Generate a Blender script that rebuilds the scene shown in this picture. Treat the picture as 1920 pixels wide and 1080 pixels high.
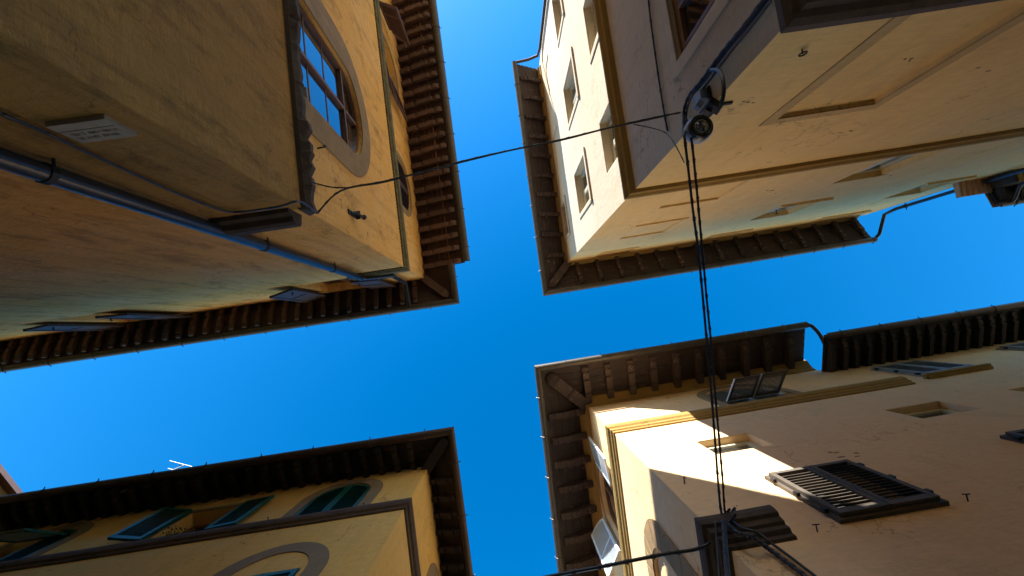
import bpy, bmesh, math, random
from mathutils import Vector, Matrix
from mathutils.geometry import tessellate_polygon
random.seed(7)
for o in list(bpy.data.objects): bpy.data.objects.remove(o)
SC = bpy.context.scene
COL = SC.collection
rad = math.radians
ZC = 1.6                                    # eye height above the paving

# ---------------------------------------------------------------- camera
FP, CX, CY, ZX, ZY = 750.0, 960.0, 540.0, 954.0, 613.0   # focal length in px of a 1920 wide picture, centre, zenith
_z = Vector(((ZX-CX)/FP, -(ZY-CY)/FP, -1.0)).normalized()
_x = Vector((1, 0, 0)); _x = (_x - _z*_x.dot(_z)).normalized()
_y = _z.cross(_x)
RR = Matrix((_x, _y, _z))
cam = bpy.data.cameras.new('camera'); cam_o = bpy.data.objects.new('camera', cam); COL.objects.link(cam_o)
cam.sensor_width = 36.0; cam.lens = 36.0*FP/1920.0; cam.clip_end = 3000; cam.clip_start = 0.05
cam_o.matrix_world = Matrix.Translation((0, 0, ZC)) @ RR.to_4x4()
SC.camera = cam_o

# ---------------------------------------------------------------- light
SUN_EL, SUN_AZ = rad(22.4), rad(25.8)       # azimuth: travel direction measured from +Y towards +X
w = bpy.data.worlds.new('World'); SC.world = w; w.use_nodes = True
nt = w.node_tree; nt.nodes.clear()
sky = nt.nodes.new('ShaderNodeTexSky'); sky.sky_type = 'NISHITA'; sky.sun_disc = False
sky.sun_elevation = SUN_EL
sky.sun_rotation = math.atan2(-math.sin(SUN_AZ), -math.cos(SUN_AZ))
sky.air_density = 1.0; sky.dust_density = 0.3; sky.ozone_density = 3.0; sky.altitude = 200
hs = nt.nodes.new('ShaderNodeHueSaturation'); hs.inputs['Saturation'].default_value = 1.37; hs.inputs['Hue'].default_value = 0.499
bg = nt.nodes.new('ShaderNodeBackground'); bg.inputs['Strength'].default_value = 0.092
wo = nt.nodes.new('ShaderNodeOutputWorld')
nt.links.new(sky.outputs[0], hs.inputs['Color']); nt.links.new(hs.outputs[0], bg.inputs[0]); nt.links.new(bg.outputs[0], wo.inputs[0])
sun = bpy.data.lights.new('sun', 'SUN'); sun.energy = 4.7; sun.angle = rad(0.5); sun.color = (1.0, 0.955, 0.89)
sun_o = bpy.data.objects.new('sun', sun); COL.objects.link(sun_o)
sdir = Vector((math.sin(SUN_AZ)*math.cos(SUN_EL), math.cos(SUN_AZ)*math.cos(SUN_EL), -math.sin(SUN_EL)))
sun_o.rotation_euler = sdir.to_track_quat('-Z', 'Y').to_euler(); sun_o.location = (-10, -20, 20)
SC.view_settings.view_transform = 'Standard'; SC.view_settings.look = 'None'
SC.view_settings.exposure = 2.12; SC.view_settings.gamma = 1.0
SC.render.engine = 'CYCLES'
SC.cycles.max_bounces = 8; SC.cycles.diffuse_bounces = 5

# ---------------------------------------------------------------- measuring
def ray(p): return RR @ Vector(((p[0]-CX)/FP, -(p[1]-CY)/FP, -1.0))
def at(p, h):                                # point seen at pixel p, h metres above the eye
    r = ray(p); r = r*(h/r.z); return Vector((r.x, r.y, r.z+ZC))
class Wall:                                  # vertical wall plane: u along it from the corner, v above the eye, off outwards
    def __init__(s, corner, ang):
        s.o = Vector(corner); s.d = Vector((math.cos(rad(ang)), math.sin(rad(ang))))
        s.n = Vector((-s.d.y, s.d.x))
        if s.n.dot(s.o) > 0: s.n = -s.n
    def P(s, u, v, off=0.0):
        q = s.o + s.d*u + s.n*off; return Vector((q.x, q.y, v+ZC))
    def hit(s, p, off=0.0):
        r = ray(p); r2 = Vector((r.x, r.y)); t = (s.o.dot(s.n)+off)/r2.dot(s.n)
        q = r*t; return ((Vector((q.x, q.y))-s.o).dot(s.d), q.z)
    def uvo(s, P):
        q = Vector((P.x, P.y))-s.o; return (q.dot(s.d), P.z-ZC, q.dot(s.n))
def rect(W, *pts):
    h = [W.hit(p) for p in pts]; us = sorted(a for a, b in h); vs = sorted(b for a, b in h)
    return ((us[0]+us[1])/2, (us[-1]+us[-2])/2, (vs[0]+vs[1])/2, (vs[-1]+vs[-2])/2)

# ---------------------------------------------------------------- materials
def newmat(name):
    m = bpy.data.materials.new(name); m.use_nodes = True; t = m.node_tree
    return m, t, t.nodes['Principled BSDF']
def N(t, ty, **kw):
    n = t.nodes.new(ty)
    for k, v in kw.items():
        if hasattr(n, k): setattr(n, k, v)
        else: n.inputs[k].default_value = v
    return n
def noise(t, vec, scale, detail=5, rough=0.6, dist=0.0):
    n = N(t, 'ShaderNodeTexNoise'); n.inputs['Scale'].default_value = scale; n.inputs['Detail'].default_value = detail
    n.inputs['Roughness'].default_value = rough; n.inputs['Distortion'].default_value = dist
    t.links.new(vec, n.inputs['Vector']); return n.outputs[0]
def ramp(t, fac, a, b, ca=(0, 0, 0, 1), cb=(1, 1, 1, 1)):
    r = N(t, 'ShaderNodeValToRGB'); r.color_ramp.elements[0].position = a; r.color_ramp.elements[1].position = b
    r.color_ramp.elements[0].color = ca; r.color_ramp.elements[1].color = cb
    t.links.new(fac, r.inputs[0]); return r.outputs[0]
def mixc(t, fac, a, b, mode='MIX'):
    n = N(t, 'ShaderNodeMix'); n.data_type = 'RGBA'; n.blend_type = mode
    for s, v in ((0, fac), (6, a), (7, b)):
        if hasattr(v, 'type') and hasattr(v, 'is_linked'): t.links.new(v, n.inputs[s])
        elif s == 0: n.inputs[0].default_value = v
        else: n.inputs[s].default_value = (*v[:3], 1)
    return n.outputs[2]
def mapped(t, scale, gen='Object'):
    tc = N(t, 'ShaderNodeTexCoord'); mp = N(t, 'ShaderNodeMapping'); mp.inputs['Scale'].default_value = scale
    t.links.new(tc.outputs[gen], mp.inputs[0]); return mp.outputs[0]
def bump(t, b, h, strength, dist=0.02, bevel=None):
    bn = N(t, 'ShaderNodeBump'); bn.inputs['Strength'].default_value = strength; bn.inputs['Distance'].default_value = dist
    t.links.new(h, bn.inputs['Height'])
    if bevel:
        bv = N(t, 'ShaderNodeBevel'); bv.samples = 4; bv.inputs['Radius'].default_value = bevel
        t.links.new(bv.outputs[0], bn.inputs['Normal'])
    t.links.new(bn.outputs[0], b.inputs['Normal'])
def plaster(name, base, pale, dirt, dirt_amt=0.5, streak=0.35, bev=0.035, bumpk=0.35, dthr=0.56):
    m, t, b = newmat(name)
    v = mapped(t, (1, 1, 1)); vs = mapped(t, (7, 7, 0.55)); vh = mapped(t, (1.2, 1.2, 5))
    c = mixc(t, ramp(t, noise(t, v, 0.8, 6, 0.65, 0.3), 0.35, 0.68), base, pale)
    brush = noise(t, vh, 5.0, 6, 0.75)
    c = mixc(t, 0.55, c, ramp(t, brush, 0.2, 0.85, (0.56, 0.54, 0.52, 1), (1, 1, 1, 1)), 'MULTIPLY')
    st = ramp(t, noise(t, vs, 1.0, 7, 0.7, 0.2), 0.5, 0.78)
    n1 = N(t, 'ShaderNodeMath', operation='MULTIPLY'); n1.inputs[1].default_value = streak; t.links.new(st, n1.inputs[0])
    c = mixc(t, n1.outputs[0], c, dirt)
    bl = ramp(t, noise(t, mapped(t, (1.3, 1.3, .6)), 1.9, 10, 0.78, 0.15), dthr, dthr+0.13)
    n2 = N(t, 'ShaderNodeMath', operation='MULTIPLY'); n2.inputs[1].default_value = dirt_amt; t.links.new(bl, n2.inputs[0])
    c = mixc(t, n2.outputs[0], c, dirt)
    pt = ramp(t, noise(t, v, 1.15, 4, 0.55, 0.9), 0.585, 0.60)
    n4 = N(t, 'ShaderNodeMath', operation='MULTIPLY'); n4.inputs[1].default_value = 0.32; t.links.new(pt, n4.inputs[0])
    c = mixc(t, n4.outputs[0], c, [x*0.72 for x in pale])
    wob = N(t, 'ShaderNodeVectorMath', operation='ADD'); nz = N(t, 'ShaderNodeTexNoise'); nz.inputs['Scale'].default_value = 3.0; nz.inputs['Detail'].default_value = 6
    t.links.new(v, nz.inputs['Vector']); t.links.new(v, wob.inputs[0]); t.links.new(nz.outputs['Color'], wob.inputs[1])
    vo = N(t, 'ShaderNodeTexVoronoi'); vo.feature = 'DISTANCE_TO_EDGE'; vo.inputs['Scale'].default_value = 0.75; t.links.new(wob.outputs[0], vo.inputs['Vector'])
    ck = ramp(t, vo.outputs['Distance'], 0.002, 0.007, (1, 1, 1, 1), (0, 0, 0, 1))
    cm = ramp(t, noise(t, v, 0.9, 3, 0.5), 0.50, 0.56)
    n5 = N(t, 'ShaderNodeMath', operation='MULTIPLY'); t.links.new(ck, n5.inputs[0]); t.links.new(cm, n5.inputs[1])
    n6 = N(t, 'ShaderNodeMath', operation='MULTIPLY'); n6.inputs[1].default_value = 0.7; t.links.new(n5.outputs[0], n6.inputs[0])
    c = mixc(t, n6.outputs[0], c, [x*0.45 for x in dirt])
    sp = ramp(t, noise(t, v, 16, 3, 0.6, 0.4), 0.70, 0.75)
    n3 = N(t, 'ShaderNodeMath', operation='MULTIPLY'); n3.inputs[1].default_value = 0.4; t.links.new(sp, n3.inputs[0])
    c = mixc(t, n3.outputs[0], c, [x*0.55 for x in dirt])
    t.links.new(c, b.inputs['Base Color']); b.inputs['Roughness'].default_value = 0.9; b.inputs['Specular IOR Level'].default_value = 0.15
    ad = N(t, 'ShaderNodeMath', operation='MULTIPLY_ADD'); ad.inputs[1].default_value = 0.6
    t.links.new(brush, ad.inputs[0]); t.links.new(noise(t, v, 9, 8, 0.7), ad.inputs[2])
    bump(t, b, ad.outputs[0], bumpk, 0.03, bev)
    return m
def wood(name, base, dark, flake=None, flake_at=0.62, rough=0.75):
    m, t, b = newmat(name); v = mapped(t, (1, 1, 1)); oi = N(t, 'ShaderNodeObjectInfo')
    c = mixc(t, ramp(t, noise(t, v, 7, 6, 0.7, 0.8), 0.3, 0.72), dark, base)
    c = mixc(t, ramp(t, noise(t, v, 38, 4, 0.7, 0.5), 0.45, 0.72), c, dark)
    if flake:
        c = mixc(t, ramp(t, noise(t, mapped(t, (5, 5, 14)), 1.3, 7, 0.72, 1.2), flake_at, flake_at+0.05), c, flake)
    hv = N(t, 'ShaderNodeHueSaturation'); mr = N(t, 'ShaderNodeMapRange')
    mr.inputs['To Min'].default_value = 0.72; mr.inputs['To Max'].default_value = 1.25
    t.links.new(oi.outputs['Random'], mr.inputs[0]); t.links.new(mr.outputs[0], hv.inputs['Value']); t.links.new(c, hv.inputs['Color'])
    t.links.new(hv.outputs[0], b.inputs['Base Color']); b.inputs['Roughness'].default_value = rough
    bump(t, b, noise(t, v, 30, 6, 0.7, 0.8), 0.35, 0.02)
    return m
def stone(name, base, dark, sc=3.0, bev=0.008):
    m, t, b = newmat(name); v = mapped(t, (1, 1, 1))
    c = mixc(t, ramp(t, noise(t, v, sc, 7, 0.7, 0.3), 0.32, 0.72), dark, base)
    c = mixc(t, ramp(t, noise(t, mapped(t, (6, 6, 0.6)), 1.4, 6, 0.7), 0.55, 0.8), c, dark)
    t.links.new(c, b.inputs['Base Color']); b.inputs['Roughness'].default_value = 0.88
    bump(t, b, noise(t, v, 22, 8, 0.75), 0.4, 0.02, bev)
    return m
def paint(name, col, rough=0.5, metal=0.0, var=0.35):
    m, t, b = newmat(name); v = mapped(t, (1, 1, 1))
    c = mixc(t, ramp(t, noise(t, v, 6, 7, 0.75, 0.3), 0.35, 0.75), col, [x*(1-var) for x in col])
    t.links.new(c, b.inputs['Base Color']); b.inputs['Roughness'].default_value = rough; b.inputs['Metallic'].default_value = metal
    bump(t, b, noise(t, v, 40, 5, 0.7), 0.12, 0.01)
    return m
def glassy(name, col, rough=0.03):
    m, t, b = newmat(name); b.inputs['Base Color'].default_value = (*col, 1); b.inputs['Roughness'].default_value = rough
    b.inputs['Specular IOR Level'].default_value = 0.9; b.inputs['IOR'].default_value = 1.6
    gl = N(t, 'ShaderNodeBsdfGlossy'); gl.inputs['Roughness'].default_value = 0.01; gl.inputs['Color'].default_value = (0.8, 0.85, 0.9, 1)
    fr = N(t, 'ShaderNodeFresnel'); fr.inputs['IOR'].default_value = 2.6; mx = N(t, 'ShaderNodeMixShader')
    t.links.new(fr.outputs[0], mx.inputs[0]); t.links.new(b.outputs[0], mx.inputs[1]); t.links.new(gl.outputs[0], mx.inputs[2])
    t.links.new(mx.outputs[0], t.nodes['Material Output'].inputs[0])
    return m
def tiles(name):
    m, t, b = newmat(name); v = mapped(t, (1, 1, 1))
    wv = N(t, 'ShaderNodeTexWave'); wv.inputs['Scale'].default_value = 2.2; t.links.new(v, wv.inputs['Vector'])
    c = mixc(t, ramp(t, noise(t, v, 5, 6, 0.7), 0.3, 0.7), (0.50, 0.22, 0.11), (0.60, 0.36, 0.22))
    t.links.new(c, b.inputs['Base Color']); b.inputs['Roughness'].default_value = 0.9
    bump(t, b, wv.outputs['Fac'], 0.9, 0.08)
    return m
M = {}
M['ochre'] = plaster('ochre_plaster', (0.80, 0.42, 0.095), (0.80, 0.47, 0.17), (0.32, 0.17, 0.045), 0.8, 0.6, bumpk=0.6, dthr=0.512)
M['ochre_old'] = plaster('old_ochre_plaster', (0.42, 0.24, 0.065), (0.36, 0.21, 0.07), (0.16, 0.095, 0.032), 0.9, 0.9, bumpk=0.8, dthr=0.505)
M['ochre_deep'] = plaster('deep_ochre_plaster', (0.84, 0.53, 0.14), (0.82, 0.54, 0.20), (0.45, 0.25, 0.07), 0.35, 0.3)
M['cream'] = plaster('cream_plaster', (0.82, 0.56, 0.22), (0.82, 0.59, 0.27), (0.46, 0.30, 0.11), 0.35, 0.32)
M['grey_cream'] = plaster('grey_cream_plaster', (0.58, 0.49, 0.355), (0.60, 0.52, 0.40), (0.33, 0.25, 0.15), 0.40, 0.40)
M['cream_band'] = plaster('cream_band', (0.56, 0.39, 0.17), (0.58, 0.41, 0.19), (0.30, 0.20, 0.09), 0.35, 0.3, 0.008)
M['peach'] = plaster('peach_plaster', (0.86, 0.60, 0.33), (0.86, 0.62, 0.37), (0.58, 0.36, 0.18), 0.25, 0.26)
M['bare'] = stone('bare_plaster', (0.30, 0.20, 0.11), (0.17, 0.11, 0.06), 9, 0.003)
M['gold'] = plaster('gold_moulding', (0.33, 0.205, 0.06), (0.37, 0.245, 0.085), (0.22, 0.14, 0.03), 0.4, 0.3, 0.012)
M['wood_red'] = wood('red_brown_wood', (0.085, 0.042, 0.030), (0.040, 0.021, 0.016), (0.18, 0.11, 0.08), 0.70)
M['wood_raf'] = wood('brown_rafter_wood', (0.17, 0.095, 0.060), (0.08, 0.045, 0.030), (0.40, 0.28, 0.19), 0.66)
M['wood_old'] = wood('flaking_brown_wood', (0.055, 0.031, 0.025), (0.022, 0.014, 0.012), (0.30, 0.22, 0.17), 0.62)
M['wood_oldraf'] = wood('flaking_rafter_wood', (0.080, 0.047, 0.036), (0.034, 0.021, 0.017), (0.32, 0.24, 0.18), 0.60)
M['wood_black'] = wood('sooty_wood', (0.050, 0.032, 0.026), (0.020, 0.013, 0.012), (0.13, 0.09, 0.07), 0.66)
M['gutter'] = paint('copper_gutter', (0.085, 0.075, 0.06), 0.45, 0.35)
M['gutter_brown'] = paint('brown_gutter', (0.075, 0.048, 0.038), 0.5, 0.2)
M['iron'] = paint('dark_iron', (0.022, 0.018, 0.016), 0.6, 0.3)
M['cable'] = paint('black_cable', (0.013, 0.013, 0.017), 0.45)
M['pipe'] = paint('grey_drainpipe', (0.035, 0.042, 0.060), 0.28, 0.3)
M['sand'] = stone('grey_sandstone', (0.31, 0.20, 0.085), (0.19, 0.12, 0.05), 4)
M['sand_grey'] = stone('grey_surround', (0.27, 0.20, 0.12), (0.20, 0.145, 0.085), 3)
M['stone_dark'] = stone('dark_stone', (0.075, 0.052, 0.036), (0.035, 0.024, 0.018), 5)
M['stone_brown'] = stone('brown_stone', (0.11, 0.072, 0.045), (0.055, 0.035, 0.024), 5)
M['moss'] = stone('mossy_moulding', (0.17, 0.145, 0.06), (0.07, 0.06, 0.025), 6)
M['green'] = paint('green_shutter', (0.010, 0.105, 0.088), 0.42)
M['violet'] = paint('brown_violet_shutter', (0.060, 0.036, 0.034), 0.65)
M['redbrown'] = paint('red_brown_shutter', (0.105, 0.050, 0.040), 0.55)
M['bluewhite'] = paint('pale_grey_shutter', (0.55, 0.60, 0.64), 0.5, 0, 0.15)
M['greyshut'] = paint('grey_brown_shutter', (0.085, 0.066, 0.046), 0.7, 0, 0.45)
M['greyblue'] = paint('blue_grey_shutter', (0.26, 0.28, 0.30), 0.5)
M['frame_brown'] = paint('brown_window_frame', (0.135, 0.062, 0.034), 0.5)
M['frame_white'] = paint('cream_window_frame', (0.55, 0.51, 0.36), 0.5, 0, 0.15)
M['pane'] = glassy('window_glass', (0.012, 0.014, 0.016))
M['dark'] = paint('dark_interior', (0.012, 0.010, 0.009), 0.9)
M['tiles'] = tiles('roof_tiles')
M['marble'] = stone('pale_marble', (0.36, 0.31, 0.24), (0.24, 0.20, 0.15), 9)
M['ink'] = paint('black_lettering', (0.03, 0.028, 0.025), 0.8)
M['white_plastic'] = paint('white_plastic', (0.26, 0.31, 0.40), 0.4, 0, 0.25)
M['black_plastic'] = paint('black_plastic', (0.012, 0.012, 0.013), 0.35)
M['lens'] = glassy('camera_lens', (0.006, 0.006, 0.008), 0.02)
M['steel'] = paint('bare_steel', (0.45, 0.45, 0.46), 0.3, 0.8)
M['alu'] = paint('antenna_metal', (0.30, 0.32, 0.34), 0.5, 0.2)
M['terracotta'] = paint('terracotta', (0.42, 0.15, 0.07), 0.8)
M['leaf'] = paint('leaf_green', (0.06, 0.11, 0.03), 0.6)
M['paving'] = stone('street_paving', (0.30, 0.225, 0.145), (0.20, 0.15, 0.10), 2)

# ---------------------------------------------------------------- mesh building
class MB:
    def __init__(s): s.v = []; s.f = []
    def add(s, vs, fs):
        k = len(s.v); s.v += [Vector(p) for p in vs]; s.f += [tuple(i+k for i in f) for f in fs]; return s
    def hexa(s, p):                         # 8 points, bottom ring then top ring
        return s.add(p, [(0, 1, 2, 3), (7, 6, 5, 4), (0, 4, 5, 1), (1, 5, 6, 2), (2, 6, 7, 3), (3, 7, 4, 0)])
    def box(s, P, u0, u1, v0, v1, o0, o1):
        return s.hexa([P(u0, v0, o0), P(u1, v0, o0), P(u1, v1, o0), P(u0, v1, o0), P(u0, v0, o1), P(u1, v0, o1), P(u1, v1, o1), P(u0, v1, o1)])
    def flat(s, P, loops, o):
        L = [[Vector((a, b, 0)) for a, b in l] for l in loops]; pts = [p for l in L for p in l]
        return s.add([P(p.x, p.y, o) for p in pts], [tuple(t) for t in tessellate_polygon(L)])
    def rim(s, P, loop, o0, o1):
        n = len(loop)
        return s.add([P(a, b, o0) for a, b in loop]+[P(a, b, o1) for a, b in loop], [(i, (i+1) % n, (i+1) % n+n, i+n) for i in range(n)])
    def prism(s, P, loops, o0, o1):
        s.flat(P, loops, o0); s.flat(P, loops, o1)
        for l in loops: s.rim(P, l, o0, o1)
        return s
    def tube(s, pts, r, seg=8, cap=True):
        pts = [Vector(p) for p in pts]; n = len(pts); k = len(s.v); up = Vector((0.13, 0.21, 0.97)); a0 = None
        rr = r if hasattr(r, '__len__') else [r]*n
        for i, p in enumerate(pts):
            d = (pts[min(i+1, n-1)]-pts[max(i-1, 0)]).normalized()
            a = d.cross(up) if a0 is None else a0-d*a0.dot(d)
            if a.length < 1e-4: a = d.cross(Vector((1, 0, 0)))
            a.normalize(); a0 = a; b = d.cross(a)
            for j in range(seg):
                an = 2*math.pi*j/seg; s.v.append(p+(a*math.cos(an)+b*math.sin(an))*rr[i])
        for i in range(n-1):
            for j in range(seg):
                q = k+i*seg+j; q2 = k+i*seg+(j+1) % seg; s.f.append((q, q2, q2+seg, q+seg))
        if cap: s.f.append(tuple(range(k, k+seg))); s.f.append(tuple(range(k+(n-1)*seg, k+n*seg)))
        return s
    def lathe(s, c, ax, prof, seg=24):       # prof: (radius, along axis)
        ax = Vector(ax).normalized(); a = ax.orthogonal().normalized(); b = ax.cross(a); k = len(s.v); c = Vector(c)
        for r, h in prof:
            for j in range(seg):
                an = 2*math.pi*j/seg; s.v.append(c+ax*h+(a*math.cos(an)+b*math.sin(an))*r)
        for i in range(len(prof)-1):
            for j in range(seg):
                q = k+i*seg+j; q2 = k+i*seg+(j+1) % seg; s.f.append((q, q2, q2+seg, q+seg))
        return s
    def build(s, name, mat, parent=None, smooth=False, kind=None):
        o0 = Vector((0, 0, 0)); p = parent
        while p is not None: o0 += p.location; p = p.parent
        me = bpy.data.meshes.new(name); me.from_pydata([tuple(p-o0) for p in s.v], [], s.f)
        bm = bmesh.new(); bm.from_mesh(me)
        bmesh.ops.remove_doubles(bm, verts=bm.verts, dist=0.0002); bmesh.ops.recalc_face_normals(bm, faces=bm.faces)
        bm.to_mesh(me); bm.free(); me.materials.append(mat)
        if smooth:
            me.polygons.foreach_set('use_smooth', [True]*len(me.polygons))
            try: me.set_sharp_from_angle(angle=rad(40))
            except Exception: pass
        o = bpy.data.objects.new(name, me); COL.objects.link(o)
        if parent: o.parent = parent
        if kind: o['kind'] = kind
        return o
def tag(o, label, cat, group=None, kind=None):
    if label: o['label'] = label
    if cat: o['category'] = cat
    if group: o['group'] = group
    if kind: o['kind'] = kind
    return o
def empty(name, loc, label, cat, group=None):
    o = bpy.data.objects.new(name, None); COL.objects.link(o); o.location = loc; o.empty_display_size = 0.3
    return tag(o, label, cat, group)
def frame_fn(o, ex, ey, ez):
    o, ex, ey, ez = Vector(o), Vector(ex).normalized(), Vector(ey).normalized(), Vector(ez).normalized()
    return lambda a, b, c: o+ex*a+ey*b+ez*c
def arch(u0, u1, vb, vs, rise, n=18):
    c, a = (u0+u1)/2, (u1-u0)/2
    return [(u0, vb), (u1, vb)]+[(c+a*math.cos(math.pi*i/n), vs+rise*math.sin(math.pi*i/n)) for i in range(n+1)]
def box4(u0, u1, v0, v1): return [(u0, v0), (u1, v0), (u1, v1), (u0, v1)]
def catmull(pts, k=6):
    pts = [Vector(p) for p in pts]; out = []
    for i in range(len(pts)-1):
        a, b, c, d = pts[max(i-1, 0)], pts[i], pts[i+1], pts[min(i+2, len(pts)-1)]
        for j in range(k):
            t = j/k; out.append(0.5*((2*b)+(c-a)*t+(2*a-5*b+4*c-d)*t*t+(3*b-a-3*c+d)*t**3))
    return out+[pts[-1]]

# ---------------------------------------------------------------- building kit
class Bld:
    def __init__(s, corner, angA, angB, label, name='corner_house'):
        s.A = Wall(corner, angA); s.B = Wall(corner, angB)
        s.ph = corner[0]*3.7+corner[1]*1.3
        s.root = empty(name, (corner[0], corner[1], 0), label, 'building')
    def corner(s, offA, offB, v):
        A, B = s.A, s.B; p = A.o+A.n*offA; q = B.o+B.n*offB
        den = A.d.x*B.d.y-A.d.y*B.d.x; r = q-p; t = (r.x*B.d.y-r.y*B.d.x)/den
        c = p+A.d*t; return Vector((c.x, c.y, v+ZC))
    def stations(s, off, v, uA, uB, k=1.0):
        if uA is None: p = [s.B.P(uB[0], v, off), s.B.P(uB[1], v, off)]
        elif uB is None: p = [s.A.P(uA[0], v, off), s.A.P(uA[1], v, off)]
        else: p = [s.A.P(uA, v, off), s.corner(off, off*k, v), s.B.P(uB, v, off*k)]
        out = []                            # old timber and mouldings sag a little between their ends
        for a, b in zip(p, p[1:]):
            L = (b-a).length
            for i in range(12):
                t = i/12; q = a.lerp(b, t); x = t*L
                q.z += math.sin(math.pi*t)**.5*(.007*math.sin(1.9*x+s.ph)+.005*math.sin(4.3*x+2*s.ph)); out.append(q)
        return out+[p[-1]]
    def sweep(s, mb, prof, uA, uB, closed=True, k=1.0):
        rows = [s.stations(o, v, uA, uB, k) for o, v in prof]; n = len(rows); m = len(rows[0]); base = len(mb.v)
        for r in rows: mb.v += r
        for i in range(n if closed else n-1):
            j = (i+1) % n
            for a in range(m-1): mb.f.append((base+i*m+a, base+i*m+a+1, base+j*m+a+1, base+j*m+a))
        if closed:
            mb.f.append(tuple(base+i*m for i in range(n))); mb.f.append(tuple(base+i*m+m-1 for i in range(n)))
        return mb
    def trim(s, name, mat, prof, uA, uB, k=1.0):
        return s.sweep(MB(), prof, uA, uB, True, k).build(name, mat, s.root)
    def gutter(s, ov, v, d, uA, uB, mat, k=1.0, step=0.95):
        prof = []; r = d/2
        for i in range(9):
            an = math.pi+math.pi*i/8; prof.append((ov-r+r*math.cos(an), v+r*math.sin(an)))
        for i in range(8, -1, -1):
            an = math.pi+math.pi*i/8; prof.append((ov-r+(r-.012)*math.cos(an), v+.004+(r-.012)*math.sin(an)))
        g = s.sweep(MB(), prof, uA, uB, True, k).build('gutter', mat, s.root)
        spans = []
        if uB is None: spans = [(s.A, uA[0], uA[1], ov)]
        elif uA is None: spans = [(s.B, uB[0], uB[1], ov)]
        else: spans = [(s.A, -ov*0.6, uA, ov), (s.B, -ov*0.6, uB, ov*k)]
        for W, a, b, o in spans:
            u = a+0.35
            while u < b:
                q = []
                for i in range(7):
                    an = math.pi+math.pi*i/6; q.append(W.P(u, v+(r+.006)*math.sin(an), o-r+(r+.006)*math.cos(an)))
                q.append(W.P(u, v+.015, o+.035))
                MB().tube(q, .010, 5).build('gutter_bracket', mat, g)
                u += step*random.uniform(.93, 1.07)
        return g
    def eave(s, H, drop, ov, uA, uB, matS, matR, spacing, rw, rh, style, gd=0.17, gmat=None, k=1.0, hip=True, boards=6, startA=.25, startB=.25, gA=None, gB=None):
        """soffit boards, rafters, hip rafter, gutter"""
        so = ov-gd*0.95
        zf = lambda o: H-drop*o/ov
        # soffit made of boards running along the eave
        mb = MB(); nb = boards; t = .022
        for i in range(nb):
            a, b = so*i/nb+(.004 if i else -.10), so*(i+1)/nb-.004; j = random.uniform(0, .006)
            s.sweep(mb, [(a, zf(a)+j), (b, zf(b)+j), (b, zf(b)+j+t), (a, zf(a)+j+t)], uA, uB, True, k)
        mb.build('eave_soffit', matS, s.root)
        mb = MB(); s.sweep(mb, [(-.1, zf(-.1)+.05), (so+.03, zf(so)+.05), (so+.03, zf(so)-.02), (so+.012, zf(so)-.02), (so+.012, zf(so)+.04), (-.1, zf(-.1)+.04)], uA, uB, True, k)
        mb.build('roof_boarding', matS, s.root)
        s.gutter(ov, H-drop-.01, gd, uA if gA is None else gA, uB if gB is None else gB, gmat or M['gutter'], k)
        runs = []
        if uB is None: runs = [(s.A, uA[0]+startA, uA[1], so)]
        elif uA is None: runs = [(s.B, uB[0]+startB, uB[1], so)]
        else: runs = [(s.A, startA, uA, so), (s.B, startB, uB, so*k)]
        for W, a, b, L in runs:
            sl = -drop/ov; L = L-.03
            if style == 'tail': prof = [(0, 1), (.24, 1), (.27, .72), (.31, .72), (.34, 1), (.74, 1), (.77, .70), (.82, .70), (.85, .92), (.93, .80), (.97, .45), (.985, .1), (.985, 0)]
            elif style == 'scroll': prof = [(0, 1.1), (.30, 1.1), (.32, .92), (.36, 1.0), (.62, 1.0), (.66, .72), (.72, .78), (.80, .70), (.84, .45), (.92, .40), (.96, .1), (.97, 0)]
            else: prof = [(0, 1), (.6, 1), (.66, .80), (.74, .85), (.86, .7), (.94, .35), (.97, 0)]
            me = None; u = a
            while u < b-.05:
                if me is None:
                    P = lambda x, y, z: W.d.to_3d()*x+W.n.to_3d()*y+Vector((0, 0, z))
                    pts = [(q*L, -d*rh) for q, d in prof]+[(.985*L, .012), (0, .012)]
                    mb = MB(); n = len(pts)
                    R = [P(x, y, z+sl*y) for x in (-rw/2, rw/2) for y, z in pts]
                    mb.add(R, [tuple(range(n)), tuple(range(2*n-1, n-1, -1))]+[(i, (i+1) % n, (i+1) % n+n, i+n) for i in range(n)])
                    ob = mb.build('rafter', matR); me = ob.data
                else:
                    ob = bpy.data.objects.new('rafter', me); COL.objects.link(ob)
                ob.parent = s.root
                ob.location = W.P(u, H-.006, 0)-s.root.location
                ob.rotation_euler = (0, 0, random.uniform(-.012, .012)); ob.scale = (1, 1, random.uniform(.93, 1.06))
                u += spacing*random.uniform(.96, 1.04)
        if hip:
            c0 = s.corner(-.05, -.05, H); c1 = s.corner(so*.86, so*.86*k, zf(so*.86))
            d = (c1-c0); dl = d.length; d.normalize(); side = Vector((-d.y, d.x, 0)).normalized()*max(rw*.95, .085)
            hp = [(0, 1.35), (.45, 1.35), (.48, 1.15), (.80, 1.1), (.90, .8), (1.0, .25), (1.0, -.05), (0, -.05)]
            R = [c0+d*(x*dl)+sg*side*(1 if x < .92 else .6)+Vector((0, 0, -y*rh*1.05)) for sg in (-1, 1) for x, y in hp]; n = len(hp)
            MB().add(R, [tuple(range(n)), tuple(range(2*n-1, n-1, -1))]+[(i, (i+1) % n, (i+1) % n+n, i+n) for i in range(n)]).build('hip_rafter', matR, s.root)
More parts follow.
